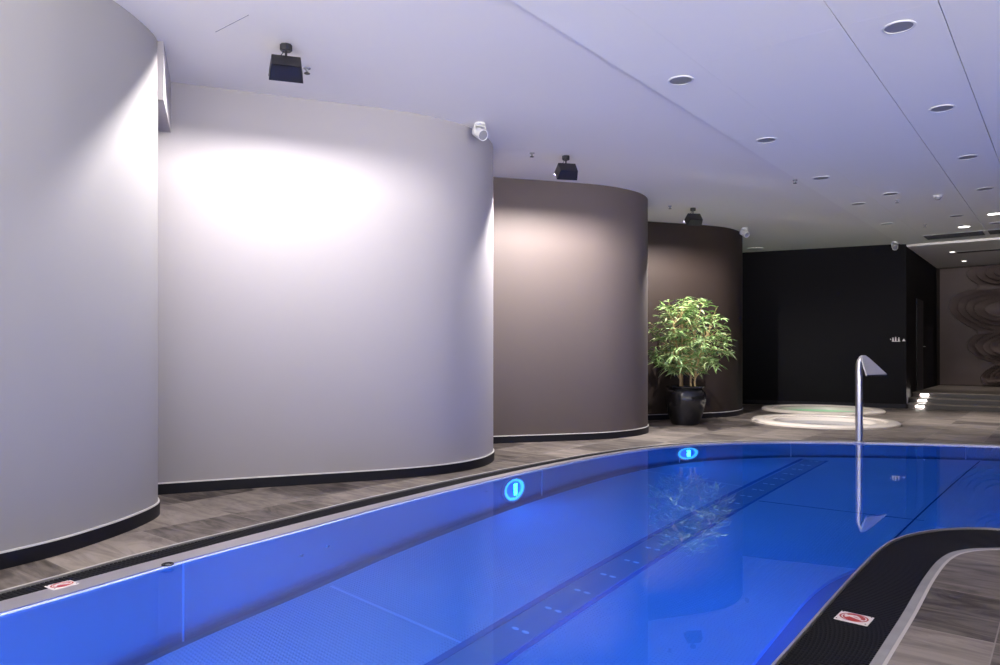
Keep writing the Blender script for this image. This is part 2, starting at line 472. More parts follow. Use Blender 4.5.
struct('wall_right', box(new(), 6.2, 6.4, 3.8, 22.4, 0, H), 'wall_brown', 'dark wall on the far right side of the room', 'wall')
struct('baseboard_back', prism(new(), [(-7.8, 15.985), (-2.72, 17.185), (-2.723, 17.197), (-7.8, 15.997)], 0, .088), 'skirting', 'black tile skirting along the black end wall', 'baseboard')
# doorway in the side wall
d = tag(obj('door_1', prism(new(), [(-2.725, 18.6), (-2.742, 19.6), (-2.79, 19.6), (-2.79, 18.6)], .315, 2.4), 'black', bevel=.004), 'black flush door in the black side wall by the steps', 'door', kind='structure')
hd = new(); tube(hd, [(-2.735, 19.5, 1.32), (-2.69, 19.5, 1.32), (-2.69, 19.38, 1.32)], .009, 8)
obj('door_handle', hd, 'chrome_soft', d)

# steps and platform
st = []
for i, (y0, z) in enumerate(((17.3, .105), (17.62, .21), (17.94, .315))):
    y1 = 22.2 if i == 2 else (17.62, 17.94)[i]
    bm = box(new(), -2.715, 4.6, y0, y1, 0, z-.02)
    box(bm, -2.715, 4.6, y0-.018, y1, z-.0195, z)
    for f_ in bm.faces: f_.material_index = 1 if f_.calc_center_median().z < z-.02 else 0
    if i < 2: s = struct('step', bm, ['step', 'riser'], ('lowest', 'middle')[i] + ' of the three stone steps by the black wall', 'step')
    else: s = struct('platform', bm, ['step', 'riser'], 'stone platform at the top of the steps before the relief wall', 'platform')
    t = thing('step_light', ('lowest', 'middle', 'topmost')[i] + ' of three small lit lights in the step risers by the black wall', 'light', (-2.485, y0-.001, z-.055), 0, 'step riser lights')
    obj('housing', box(new(), -.075, .075, -.008, 0, -.022, .022), 'chrome_soft', t, bevel=.002)
    obj('lens', box(new(), -.065, .065, -.012, -.0085, -.014, .014), 'led', t)
    ld = bpy.data.lights.new('step_glow', 'AREA'); ld.shape = 'RECTANGLE'; ld.size = .15; ld.size_y = .035; ld.energy = 2.6; ld.color = (1, .92, .84)
    lo_ = bpy.data.objects.new('lamp_light', ld); COL.objects.link(lo_); lo_.parent = t
    lo_.location = (0, -.016, 0); lo_.rotation_euler = (math.radians(90-12), 0, 0)
    lo_.rotation_euler = (math.radians(-90+180-18), 0, 0)

# carved relief panel: stepped contour terraces
bm = new()
x0, x1, z0, z1 = -2.72, 3.4, .33, 3.38
NX, NZ = 300, 180
lobes = [(-1.22, 2.30, 1.06, .50), (-1.15, 1.37, .86, .37), (-1.05, 3.25, .84, .34), (-1.3, .62, .42, .26), (1.3, 2.8, .9, .6), (1.5, 1.5, 1.1, .5), (3.0, 2.2, .8, 1.0), (.4, .4, .6, .3)]
def field(x, z):
    s = 0
    for cx, cz, rx, rz in lobes:
        w_ = .10*math.sin(2.3*z + 1.7*x + cx)
        dd = ((x-cx+w_)/rx)**2 + ((z-cz+.05*math.sin(3*x))/rz)**2
        s += math.exp(-.80*dd)**3.5
    return s**(1/3.5)
def terr(s):
    if s < .30: return 0
    q = (s-.30)/.15; f = math.floor(q); r = q-f
    # each terrace rises steeply and then eases back, like overlapping petals
    return (f+1)*.12 - .10*(r**1.3)
grid = []
for j in range(NZ+1):
    row = []
    for i in range(NX+1):
        x = x0 + (x1-x0)*i/NX; z = z0 + (z1-z0)*j/NZ
        row.append(bm.verts.new((x, -.04 - terr(field(x, z)), z)))
    grid.append(row)
for j in range(NZ):
    for i in range(NX):
        bm.faces.new((grid[j][i], grid[j][i+1], grid[j+1][i+1], grid[j+1][i]))
bor = [grid[0][i] for i in range(NX+1)] + [grid[j][NX] for j in range(1, NZ+1)] + [grid[NZ][i] for i in range(NX-1, -1, -1)] + [grid[j][0] for j in range(NZ-1, 0, -1)]
bk = [bm.verts.new((v_.co.x, 0, v_.co.z)) for v_ in bor]
for i in range(len(bor)): bm.faces.new((bor[i], bor[(i+1) % len(bor)], bk[(i+1) % len(bor)], bk[i]))
rel = obj('carved_relief', bm, 'relief', loc=(0, 22.195, 0))
tag(rel, 'brown carved wall relief of rippling stepped contours above the platform', 'relief')

# ---------------------------------------------------------------- pool basin
pool = thing('swimming_pool', 'stainless steel swimming pool basin glowing blue from its underwater lamps', 'pool', (-2.5, 4.5, 0))
def P(o):   # parent while meshes keep world coordinates
    o.parent = pool; o.matrix_parent_inverse = Matrix.Translation(-pool.location); return o
bm = band([(L_water, -.004), (L_water, ZB-.06)]); P(obj('side_wall', bm, 'steel_wall', smooth=True))
bm = band([(L_water, -.02), (L_water, .003), (L_lip, .003), (L_lip, -.10)]); P(obj('rim', bm, 'steel_rim', smooth=True))
bm = new(); poly(bm, [offs(lambda q: .004)], ZB-.06); P(obj('bottom_plate', bm, 'steel_gap'))
bm = new(); poly(bm, [L_floor], ZB); ribbon(bm, L_floor, ZB, L_floor, ZB-.058); P(obj('floor_plate', bm, 'steel_floor'))
# floor joints
def strip(name, a, b_, w, z, m):
    a, b_ = Vector(a), Vector(b_); t = (b_-a).normalized(); nrm = Vector((t.y, -t.x))*w/2
    bm = new()
    c = [a+nrm, b_+nrm, b_-nrm, a-nrm]
    lo = [bm.verts.new((p.x, p.y, z)) for p in c]; hi = [bm.verts.new((p.x, p.y, z+.004)) for p in c]
    bm.faces.new(hi)
    for i in range(4): bm.faces.new((lo[i], lo[(i+1) % 4], hi[(i+1) % 4], hi[i]))
    return P(obj(name, bm, m))
strip('floor_joint', (-3.95, 3.12), (-2.75, 3.10), .020, ZB+.001, 'seam')
strip('floor_joint', (-4.06, 7.82), (-2.75, 7.64), .022, ZB+.001, 'seam')
strip('floor_joint', (-1.11, 6.5), (-.90, 10.85), .016, ZB+.001, 'seam_dark')
strip('floor_joint', (-2.40, 7.10), (-1.0, 7.2), .012, ZB+.001, 'seam_dark')
# air channel down the middle
for xx, nm in ((-2.715, 0), (-2.425, 0)):
    strip('channel_groove', (xx, -2.4), (xx-.02, 9.78), .05, ZB+.001, 'groove')
bm = box(new(), -2.69, -2.445, -2.4, 9.72, ZB, ZB+.018)
ch = P(obj('channel_cover', bm, 'steel_channel', bevel=.004))
nb = new(); lathe(nb, [(.020, 0), (.019, .004), (.012, .008), (.0001, .009)], 16)
nz = None
for i in range(19):
    for dx in (-2.60, -2.525):
        y = 3.42 + .345*i
        if nz is None:
            nz = obj('air_nozzle', nb, 'nozzle'); q_ = nz
        else:
            q_ = nz.copy(); COL.objects.link(q_)
        q_.parent = ch
        q_.matrix_parent_inverse = Matrix.Identity(4)
        q_.location = (dx, y, ZB+.018); q_.scale = (1.35, .8, 1)
# fix: children of a part placed in world metres
# vertical weld seams, nozzles on side wall
def wall_point(y_target, left=True, x_target=None):
    best = None
    for i, p_ in enumerate(L_water):
        if x_target is not None: dd = abs(p_.x-x_target) + (0 if p_.y > 7 else 9)
        else: dd = abs(p_.y-y_target) + (0 if p_.x < -3 else 9)
        if best is None or dd < best[0]: best = (dd, i)
    i = best[1]; return L_water[i], -NRM[i]
def seam(yt=None, xt=None, w=.011):
    p_, n_ = wall_point(yt if yt is not None else 0, x_target=xt)
    t = Vector((n_.y, -n_.x))
    bm = new()
    M = Matrix(((t.x, n_.x, 0, p_.x), (t.y, n_.y, 0, p_.y), (0, 0, 1, 0), (0, 0, 0, 1)))
    box(bm, -w/2, w/2, -.002, .004, ZB-.05, -.03, M)
    P(obj('wall_seam', bm, 'seam'))
for yv in (2.12, 6.1, 8.6): seam(yt=yv)
for xv in (-2.92, -1.1): seam(xt=xv)
def jet(yt, z, r=.028):
    p_, n_ = wall_point(yt)
    M = Matrix.Translation((p_.x, p_.y, z)) @ Vector((0, 0, 1)).rotation_difference(Vector((n_.x, n_.y, 0))).to_matrix().to_4x4()
    bm = new(); lathe(bm, [(r, -.004), (r, .006), (r*.8, .012), (r*.45, .010), (r*.4, .002), (.0005, .002)], 20, M)
    P(obj('wall_nozzle', bm, 'chrome', smooth=True))
jet(3.0, -.60); jet(3.25, -.60); jet(5.1, -.42, .022)
bpy.context.view_layer.update()

# underwater lamps
def uw_lamp(px_, py_, n_, z, label, power, r=.17, tall=2.8):
    n3 = Vector((n_.x, n_.y, 0)).normalized()
    t = thing('underwater_lamp', label, 'pool light', (px_, py_, z), 0, 'round underwater pool lamps')
    X_ = Vector((n3.y, -n3.x, 0)); t.rotation_euler = Matrix((( X_.x, 0, n3.x), (X_.y, 0, n3.y), (0, 1, 0))).to_euler()
    if Matrix((( X_.x, 0, n3.x), (X_.y, 0, n3.y), (0, 1, 0))).determinant() < 0: X_ = -X_; t.rotation_euler = Matrix((( X_.x, 0, n3.x), (X_.y, 0, n3.y), (0, 1, 0))).to_euler()
    bm = new(); lathe(bm, [(r*1.12, -.004), (r*1.12, .010), (r*1.03, .022), (r*.96, .020), (r*.96, .006)], 36); obj('bezel', bm, 'chrome_soft', t, smooth=True)
    bm = new(); lathe(bm, [(r*.95, .004), (r*.93, .016), (r*.74, .016), (r*.73, .004)], 36); obj('light_ring', bm, 'cyan_ring', t, smooth=True)
    bm = new(); lathe(bm, [(r*.72, .005), (r*.5, .012), (.0005, .014)], 36); box(bm, -.012, .012, -r*.7, r*.7, .014, .022); obj('lens', bm, 'blue_lens', t, smooth=True)
    t.scale = (1, tall, 1)
    ld = bpy.data.lights.new('pool_glow', 'AREA'); ld.shape = 'RECTANGLE'; ld.size = r*.30; ld.size_y = r*1.0; ld.energy = power; ld.color = BLUE
    l = bpy.data.objects.new('lamp_light', ld); COL.objects.link(l); l.parent = t
    l.location = (0, 0, .03); l.rotation_euler = (PI, 0, 0)
    return t
def uwl(label, power, z=-.55, yt=None, xt=None, idx=None):
    if idx is not None: p_, n_ = L_water[idx], -NRM[idx]
    else: p_, n_ = wall_point(yt if yt is not None else 0, x_target=xt)
    return uw_lamp(p_.x, p_.y, n_, z, label, power)
uwl('round blue underwater lamp in the left pool wall opposite the second curved wall', POOL_W*.4, yt=5.6, z=-.62)
uwl('brightest cyan underwater lamp in the curved far corner of the pool, below the bamboo', POOL_W*.5, yt=8.75, z=-.63)
def nearest(x, y): return min(range(NL), key=lambda i: (L_water[i].x-x)**2 + (L_water[i].y-y)**2)
for (x, y, w_, l_) in ((-.9, 1.6, 2.4, 'underwater lamp in the right pool wall, nearest the no-diving plate'), (-.92, 4.4, 2.2, 'underwater lamp in the right pool wall before the bend'),
                       (1.2, 6.0, 2.6, 'underwater lamp in the pool wall past the bend'), (3.9, 10.6, 1.0, 'underwater lamp in the far right corner of the pool'), (-2.3, -3.3, 1.0, 'underwater lamp in the near end wall of the pool')):
    uwl(l_, POOL_W*w_, idx=nearest(x, y))

# water
bm = new(); poly(bm, [offs(lambda q: -.0005)], ZW)
w = obj('pool_water', bm, 'water'); tag(w, 'calm clear water filling the blue-lit swimming pool', 'water', kind='stuff')
if w.data.polygons[0].normal.z < 0: w.data.flip_normals()

# overflow grate: dark channel with cross slats
bm = band([(L_lip, -.02), (L_lip, -.05), (L_grate, -.05), (L_grate, -.02)])
g = obj('overflow_grate', new(), 'black_plastic')
g.data = bpy.data.meshes.new('overflow_grate')
tag(g, 'black slatted overflow grate running around the pool edge', 'grate')
sl = new()
acc = 0.0
for i in range(NL):
    a, b_ = LOOP[i], LOOP[(i+1) % NL]
    seg = math.hypot(b_[0]-a[0], b_[1]-a[1])
    while acc < seg:
        t = acc/seg
        A = L_lip[i].lerp(L_lip[(i+1) % NL], t); B = L_grate[i].lerp(L_grate[(i+1) % NL], t)
        dr = (B-A).normalized(); tn = Vector((dr.y, -dr.x)); ln_ = (B-A).length
        M = Matrix(((dr.x, tn.x, 0, A.x), (dr.y, tn.y, 0, A.y), (0, 0, 1, 0), (0, 0, 0, 1)))
        box(sl, .004, ln_-.004, -.008, .008, -.022, -.008, M)
        acc += .024
    acc -= seg
me = g.data; bmesh.ops.recalc_face_normals(sl, faces=sl.faces); sl.to_mesh(me); sl.free(); me.materials.append(MAT['black_plastic'])
obj('channel_tray', bm, 'black', g)

# no-diving plates
def plate(x, y, z, rz, sx_, sy_, label):
    t = thing('no_diving_sign', label, 'sign', (x, y, z), rz, 'no diving plates')
    obj('plate', box(new(), -sx_/2, sx_/2, -sy_/2, sy_/2, 0, .005), 'sign_white', t, bevel=.003)
    s = min(sx_, sy_)
    bm = new()
    # red ellipse ring with a slash
    N = 40; R1x, R1y = sx_*.43, sy_*.42; R0x, R0y = R1x-.0075, R1y-.0075
    a_ = [bm.verts.new((R1x*math.cos(2*PI*i/N), R1y*math.sin(2*PI*i/N), .0062)) for i in range(N)]
    b2 = [bm.verts.new((R0x*math.cos(2*PI*i/N), R0y*math.sin(2*PI*i/N), .0062)) for i in range(N)]
    for i in range(N): bm.faces.new((a_[i], a_[(i+1) % N], b2[(i+1) % N], b2[i]))
    obj('red_ring', bm, 'sign_red', t)
    bm = new()
    M = Matrix.Rotation(math.radians(38), 4, 'Z')
    # filled red halves either side of the white slash
    for sgn in (1, -1):
        ring = []
        for i in range(21):
            a = PI*i/20
            v_ = Vector((R0x*.86*math.cos(a), R0y*.86*math.sin(a)*sgn + sgn*.006, 0))
            ring.append(v_)
        ang = math.radians(-24)
        vs = [bm.verts.new((p_.x*math.cos(ang)-p_.y*math.sin(ang), p_.x*math.sin(ang)+p_.y*math.cos(ang), .0063)) for p_ in ring]
        bm.faces.new(vs)
    obj('red_disc', bm, 'sign_red', t)
    bm = new()   # diving figure: bent body with arms forward
    sil = [(-.036, .008), (-.016, .020), (.004, .024), (.014, .018), (.030, -.004), (.026, -.008), (.010, .008), (-.002, .012), (-.016, .006), (-.032, -.014), (-.038, -.010)]
    t1 = [bm.verts.new((x, y_, .0085)) for x, y_ in sil]; t0 = [bm.verts.new((x, y_, .0065)) for x, y_ in sil]
    bm.faces.new(t1); 
    for i in range(len(sil)): bm.faces.new((t0[i], t0[(i+1) % len(sil)], t1[(i+1) % len(sil)], t1[i]))
    obj('diver_figure', bm, 'sign_white', t)
    for cx in (-1, 1):
        for cy in (-1, 1):
            bm = new(); lathe(bm, [(.0035, .0055), (.0033, .0065), (.0002, .0067)], 10, Matrix.Translation((cx*(sx_/2-.010), cy*(sy_/2-.010), 0)))
            obj('screw', bm, 'black', t)
    return t
plate(-.768, 3.54, -.008, math.radians(-2), .140, .125, 'red and white no-diving plate on the wide black grate, lower right')
plate(-4.052, 1.49, .000, math.radians(94), .125, .10, 'red and white no-diving plate on the pool rim at lower left')
# ring on the rim
bm = new(); lathe(bm, [(.033, 0), (.033, .006), (.028, .009), (.020, .007), (.019, .001)], 28)
r_ = obj('rim_sensor', bm, 'black', loc=(-3.97, 2.0, .003), smooth=True)
tag(r_, 'small black ring fitting set in the steel pool rim', 'fitting')
bm = new(); lathe(bm, [(.0185, .001), (.012, .005), (.0003, .006)], 24); obj('cap', bm, 'chrome', r_)

# ---------------------------------------------------------------- hot tubs
def tub(x, y, R, wm, label, wl):
    t = thing('hot_tub', label, 'hot tub', (x, y, 0), 0, 'round hot tubs')
    bm = new()
    lathe(bm, [(R-.02, -.30), (R-.02, 0.0), (R, .002), (R, .030), (R-.03, .050), (R-.16, .056), (R-.19, .050), (R-.20, .030), (R-.24, .028),
               (R-.33, .034), (R-.36, .020), (R-.38, -.03), (R-.46, -.30), (R-.60, -.42), (.01, -.44)], 72)
    obj('shell', bm, 'tub', t, smooth=True)
    gr = new()
    for i in range(90):
        a = 2*PI*i/90
        M = Matrix.Rotation(a, 4, 'Z')
        box(gr, R-.235, R-.203, -.016, .016, .029, .036, M)
    lathe(gr, [(R-.236, .030), (R-.236, .0335), (R-.202, .0335), (R-.202, .030)], 72)
    bmesh.ops.remove_doubles(gr, verts=gr.verts, dist=.0001)
    tag(obj('overflow_ring', gr, 'tub', t), kind='stuff')
    for i in range(4):
        a = 2*PI*i/4 + .5
        M = Matrix.Rotation(a, 4, 'Z') @ Matrix.Translation((R-.43, 0, -.16)) @ Matrix.Rotation(-PI/2, 4, 'Y')
        b3 = new(); lathe(b3, [(.035, 0), (.034, .01), (.018, .012), (.016, .0)], 16, M); obj('jet_nozzle', b3, 'chrome', t)
    wbm = new(); lathe(wbm, [(R-.385, -.035), (R*.4, -.035), (.001, -.035)], 48)
    w_ = obj('tub_water', wbm, wm, loc=(x, y, 0)); tag(w_, wl, 'water', kind='stuff')
    return t
tub(*TUBS[0], 'tub_water_pale', 'nearer round white hot tub with pale grey water', 'pale grey water in the nearer hot tub')
tub(*TUBS[1], 'tub_water_green', 'farther round white hot tub with green glowing water against the black wall', 'green water in the farther hot tub')

# ---------------------------------------------------------------- waterfall spout
f = thing('waterfall_spout', 'chrome swan-neck waterfall spout with flared blade at the far pool edge', 'water spout', (-2.235, 10.36, .003), 0)
f.location = (-2.20, 10.425, .003)
# local +X = direction the blade leans (towards the right of the picture, over the water)
dirv = Vector((.91, -.41)).normalized()
f.rotation_euler = (0, 0, math.atan2(dirv.y, dirv.x))
bm = new()
path = [(0, 0, 0), (0, 0, .95), (.004, 0, 1.03), (.018, 0, 1.08), (.042, 0, 1.11)]
tube(bm, path, [.046, .046, .045, .040, .030], 24)
obj('pole', bm, 'chrome_soft', f, smooth=True)
bm = new(); lathe(bm, [(.075, 0), (.075, .008), (.058, .016), (.048, .018)], 32, cap0=True); obj('base_flange', bm, 'chrome_soft', f, smooth=True)
# blade: thin hollow wedge widening from the pole head to the slot
bm = new()
secs = [(.010, .030, 1.115, .030), (.055, .042, 1.135, .030), (.09, .075, 1.10, .026), (.15, .13, 1.02, .024), (.225, .185, .925, .022), (.25, .205, .892, .022)]
rings = []
for x, hw, z, th in secs:
    rings.append([bm.verts.new((x-.3*th, -hw, z-th/2)), bm.verts.new((x-.3*th, hw, z-th/2)), bm.verts.new((x+.3*th, hw, z+th/2)), bm.verts.new((x+.3*th, -hw, z+th/2))])
for a, b_ in zip(rings, rings[1:]):
    for i in range(4): bm.faces.new((a[i], a[(i+1) % 4], b_[(i+1) % 4], b_[i]))
bm.faces.new(rings[0]); bm.faces.new(rings[-1])
obj('blade', bm, 'satin', f, bevel=.004)
bm = box(new(), .252, .256, -.19, .19, .884, .896); obj('slot', bm, 'black', f)

# ---------------------------------------------------------------- floodlights
def floodlight(x, y, aim, label, power, col=(1, .94, .90)):
    # aim: heading angle the open face looks to
    t = thing('floodlight', label, 'floodlight', (x, y, H), aim, 'black box floodlights on the ceiling')
    bm = new(); lathe(bm, [(.045, 0), (.045, -.040), (.040, -.048), (.0005, -.048)], 8, cap0=True); obj('ceiling_mount', bm, 'black', t, bevel=.003)
    bm = new(); tube(bm, [(0, 0, -.045), (0, 0, -.14)], .009, 10); tube(bm, [(0, .014, -.045), (.002, .045, -.10)], .0035, 6); obj('stem', bm, 'black', t)
    # box open towards +X (local), tilted down; the top plate reaches out as a visor
    bm = new()
    tilt = Matrix.Translation((0, 0, -.128)) @ Matrix.Rotation(math.radians(42), 4, 'Y')
    def quadbox(c): # 8 corners
        vs = [bm.verts.new(tilt @ Vector(p_)) for p_ in c]
        for fc in ((0, 3, 2, 1), (4, 5, 6, 7), (0, 1, 5, 4), (1, 2, 6, 5), (2, 3, 7, 6), (3, 0, 4, 7)): bm.faces.new([vs[i] for i in fc])
    xb, xf, wb, wf, zt, zbm = -.05, .075, .103, .122, 0, -.15
    T = .006
    quadbox([(xb, -wb, zbm), (xb+T, -wb, zbm), (xb+T, wb, zbm), (xb, wb, zbm), (xb, -wb, zt), (xb+T, -wb, zt), (xb+T, wb, zt), (xb, wb, zt)])   # back
    xv = xf + .045
    quadbox([(xb, -wb, zt-T), (xv, -wf-.004, zt-T), (xv, wf+.004, zt-T), (xb, wb, zt-T), (xb, -wb, zt), (xv, -wf-.004, zt), (xv, wf+.004, zt), (xb, wb, zt)])       # top
    quadbox([(xb, -wb, zbm), (xf, -wf, zbm), (xf, wf, zbm), (xb, wb, zbm), (xb, -wb, zbm+T), (xf, -wf, zbm+T), (xf, wf, zbm+T), (xb, wb, zbm+T)])  # bottom
    for s in (-1, 1):
        quadbox([(xb, s*wb, zbm), (xf, s*wf, zbm), (xf, s*(wf-T), zbm), (xb, s*(wb-T), zbm), (xb, s*wb, zt), (xf, s*wf, zt), (xf, s*(wf-T), zt), (xb, s*(wb-T), zt)])
    obj('housing', bm, 'black', t)
    bm = new(); tube(bm, [tilt @ Vector((.035, -.055, -.045)), tilt @ Vector((.035, .055, -.045))], .008, 10); obj('lamp_tube', bm, 'lit', t)
    ld = bpy.data.lights.new('flood_glow', 'POINT'); ld.energy = power; ld.color = col; ld.shadow_soft_size = .013
    l = bpy.data.objects.new('lamp_light', ld); COL.objects.link(l); l.parent = t
    l.matrix_local = tilt @ Matrix.Translation((.060, 0, -.032))
    return t
# heading: towards each wall
floodlight(-4.57, 3.197, math.radians(146), 'black box floodlight hanging before the second curved wall, nearest the camera', FLOOD_W)
floodlight(-4.61, 7.04, math.radians(140), 'black box floodlight before the taupe curved wall, middle of the three', FLOOD_W*2.2)
floodlight(-4.70, 10.845, math.radians(138), 'black box floodlight before the dark brown wall above the bamboo', FLOOD_W*2.0)
floodlight(-4.57, -.65, math.radians(146), 'black box floodlight before the first curved wall, outside the picture on the left', FLOOD_W*.6)

# white ceiling projectors
def projector(x, y, z, rz, label, tilt=-28):
    t = thing('ceiling_projector', label, 'projector', (x, y, z), rz, 'white cylindrical ceiling projectors')
    bm = new(); lathe(bm, [(.055, 0), (.055, -.018), (.048, -.024), (.0005, -.024)], 28, cap0=True); obj('ceiling_mount', bm, 'white_metal', t, smooth=True)
    bm = new()
    for s in (-1, 1): box(bm, -.012, .012, s*.058-.003, s*.058+.003, -.12, -.018)
    box(bm, -.012, .012, -.061, .061, -.030, -.024); obj('bracket', bm, 'white_metal', t)
    M = Matrix.Translation((0, 0, -.10)) @ Matrix.Rotation(math.radians(90-tilt), 4, 'Y')
    bm = new(); lathe(bm, [(.0005, -.09), (.045, -.09), (.052, -.08), (.054, .0), (.054, .085), (.050, .088), (.047, .078)], 32, M); obj('body', bm, 'white_metal', t, smooth=True)
    bm = new(); lathe(bm, [(.047, .078), (.02, .082), (.0005, .083)], 28, M); obj('lens', bm, 'grey_glass', t, smooth=True)
    return t
projector(-4.625, 5.50, H, math.radians(-22), 'white cylindrical projector at the end of the second curved wall')
projector(-4.72, 13.2, H, math.radians(-30), 'white cylindrical projector at the end of the dark brown curved wall')
projector(-2.86, 16.75, H, math.radians(-75), 'white cylindrical projector at the top corner of the black end wall')

def fill_spot(src, dst, power, name):  # added spots without a visible source, to brighten the hot tub rims
    ld = bpy.data.lights.new(name, 'SPOT'); ld.energy = power; ld.spot_size = math.radians(31); ld.spot_blend = .35; ld.shadow_soft_size = .045; ld.color = (1, .88, .76)
    l = bpy.data.objects.new('lamp_light', ld); COL.objects.link(l); l.location = src
    l.rotation_euler = (Vector(dst)-Vector(src)).to_track_quat('-Z', 'Y').to_euler(); return l
fill_spot((-4.62, 13.12, 3.30), (-3.3, 12.9, 0), 130, 'tub_rim_fill')
fill_spot((-2.9, 16.55, 3.30), (-3.7, 15.2, 0), 120, 'tub_rim_fill')

# sprinklers
def sprinkler(x, y, z, label):
    t = thing('sprinkler', label, 'sprinkler', (x, y, z), 0, 'ceiling sprinkler heads')
    bm = new(); lathe(bm, [(.030, 0), (.028, -.006), (.012, -.010), (.009, -.035), (.0005, -.036)], 18, cap0=True); obj('socket', bm, 'grey_glass', t, smooth=True)
    bm = new(); lathe(bm, [(.0005, -.042), (.024, -.042), (.024, -.046), (.0005, -.046)], 18)
    tube(bm, [(.010, 0, -.03), (.013, 0, -.038), (.004, 0, -.044)], .002, 6); tube(bm, [(-.010, 0, -.03), (-.013, 0, -.038), (-.004, 0, -.044)], .002, 6)
    obj('deflector', bm, 'black', t)
ZR = H-.012
for x, y, z, l in ((-4.81, 3.562, H, 'small sprinkler head beside the nearest floodlight'),
                   (-4.846, 6.692, H, 'small sprinkler head left of the middle floodlight'),
                   (-4.917, 10.47, H, 'small sprinkler head left of the farthest floodlight'),
                   (-2.872, 9.92, H, 'small sprinkler head on the edge where the two ceilings meet'),
                   (-2.036, 12.10, ZR, 'sprinkler head between two rows of ceiling lights, left of the dome detector'),
                   (-2.043, 14.78, ZR, 'farthest sprinkler head, just before the ceiling vent')):
    sprinkler(x, y, z, l)

# dome detector
t = thing('dome_detector', 'small round dome detector on the panelled ceiling', 'detector', (-1.516, 12.16, ZR))
bm = new(); lathe(bm, [(.060, 0), (.060, -.012), (.050, -.018)], 28, cap0=True); obj('base', bm, 'white_metal', t, smooth=True)
bm = new(); lathe(bm, [(.045, -.015), (.042, -.035), (.028, -.055), (.0005, -.062)], 28); obj('dome', bm, 'grey_glass', t, smooth=True)
# flat disc speaker by the dark wall
t = thing('ceiling_disc', 'flat white round disc on the ceiling at the end of the dark brown wall', 'ceiling speaker', (-5.45, 15.9, H))
bm = new(); lathe(bm, [(.17, 0), (.17, -.02), (.15, -.028), (.0005, -.03)], 36, cap0=True); obj('cover', bm, 'white_metal', t, smooth=True)

# recessed downlights
def downlight(x, y, z, label, lit=False, r=.090, pale=False):
    t = thing('downlight', label, 'ceiling light', (x, y, z), 0, 'recessed round ceiling lights')
    bm = new(); lathe(bm, [(r*1.18, 0), (r*1.17, -.005), (r*1.02, -.007), (r, -.003)], 40); obj('trim_ring', bm, 'white_metal', t, smooth=True)
    bm = new(); lathe(bm, [(r, -.0035), (r*.5, -.0045), (.0005, -.005)], 40); obj('lens', bm, 'lit' if lit else ('grey_glass' if pale else 'dark_glass'), t, smooth=True)
    if lit:
        ld = bpy.data.lights.new('down_glow', 'SPOT'); ld.energy = lit; ld.spot_size = math.radians(62); ld.spot_blend = .7; ld.shadow_soft_size = r*.8; ld.color = (1, .92, .86)
        l = bpy.data.objects.new('lamp_light', ld); COL.objects.link(l); l.parent = t; l.location = (0, 0, -.02)
words = ['nearest', 'second', 'third', 'fourth', 'fifth']
for i, y in enumerate((5.646, 7.812, 9.959, 12.055, 14.249)):
    downlight(-2.555, y, ZR, f'{words[i]} unlit round ceiling light in the row along the ceiling edge')
for i, y in enumerate((5.663, 7.811, 9.956, 12.042, 15.35)):
    downlight(-.942 if i < 4 else -1.03, y, ZR, f'{words[i]} unlit round ceiling light in the right-hand row')
downlight(-2.03, 11.58, ZR, 'pale round ceiling disc, nearer of two between the light rows', pale=True)
downlight(-1.50, 14.15, ZR, 'pale round ceiling disc, farther of two between the light rows', pale=True)
downlight(-1.52, 15.46, ZR, 'lit round ceiling light just before the ceiling vent', lit=300)
downlight(-.99, 14.32, ZR, 'lit round ceiling light at the right edge of the picture', lit=300)
downlight(-2.07, 18.8, ZL, 'small lit spotlight in the lower ceiling, nearer of two', lit=40, r=.05)
downlight(-2.05, 20.87, ZL, 'small lit spotlight in the lower ceiling close to the relief wall', lit=130, r=.05)
downlight(.6, 20.87, ZL, 'added small spotlight in the lower ceiling, unseen at the right, lighting the relief', lit=130, r=.05)  # added lamp out of view, to bring out the relief

# ceiling vents
t = thing('ceiling_vent', 'long dark slot vent in the panelled ceiling before the relief wall', 'vent', (-2.28, 16.15, ZR))
obj('frame', box(new(), 0, 4.2, 0, .62, -.006, -.0005), 'white_metal', t, bevel=.002)
bm = new()
for k_ in range(4): box(bm, .02+k_*1.04, .98+k_*1.04, .03, .59, -.012, -.0065)
obj('opening', bm, 'vent_dark', t)
bm = new()
for k_ in range(4):
    for j in range(6): box(bm, .02+k_*1.04, .98+k_*1.04, .08+j*.085, .088+j*.085, -.018, -.0125)
obj('blade', bm, 'black', t)
t = thing('ceiling_vent', 'narrow dark slot vent in the lower ceiling near the relief wall', 'vent', (-2.0, 18.86, ZL))
obj('frame', box(new(), -.01, 4.0, -.01, .25, -.005, -.0005), 'white_metal', t, bevel=.002)
obj('opening', box(new(), .0, 3.99, .0, .24, -.010, -.0055), 'vent_dark', t)

# ---------------------------------------------------------------- wall pictogram sign
t = thing('wall_pictogram', 'tiny grey pictogram and arrow on the black end wall', 'sign', (-2.83, 17.17, 1.42), math.atan2(1.2, 5.08)); t.scale = (.62, 1, .62)
bm = new()
def pc(x0_, x1_, z0_, z1_): box(bm, x0_, x1_, -.012, -.002, z0_, z1_)
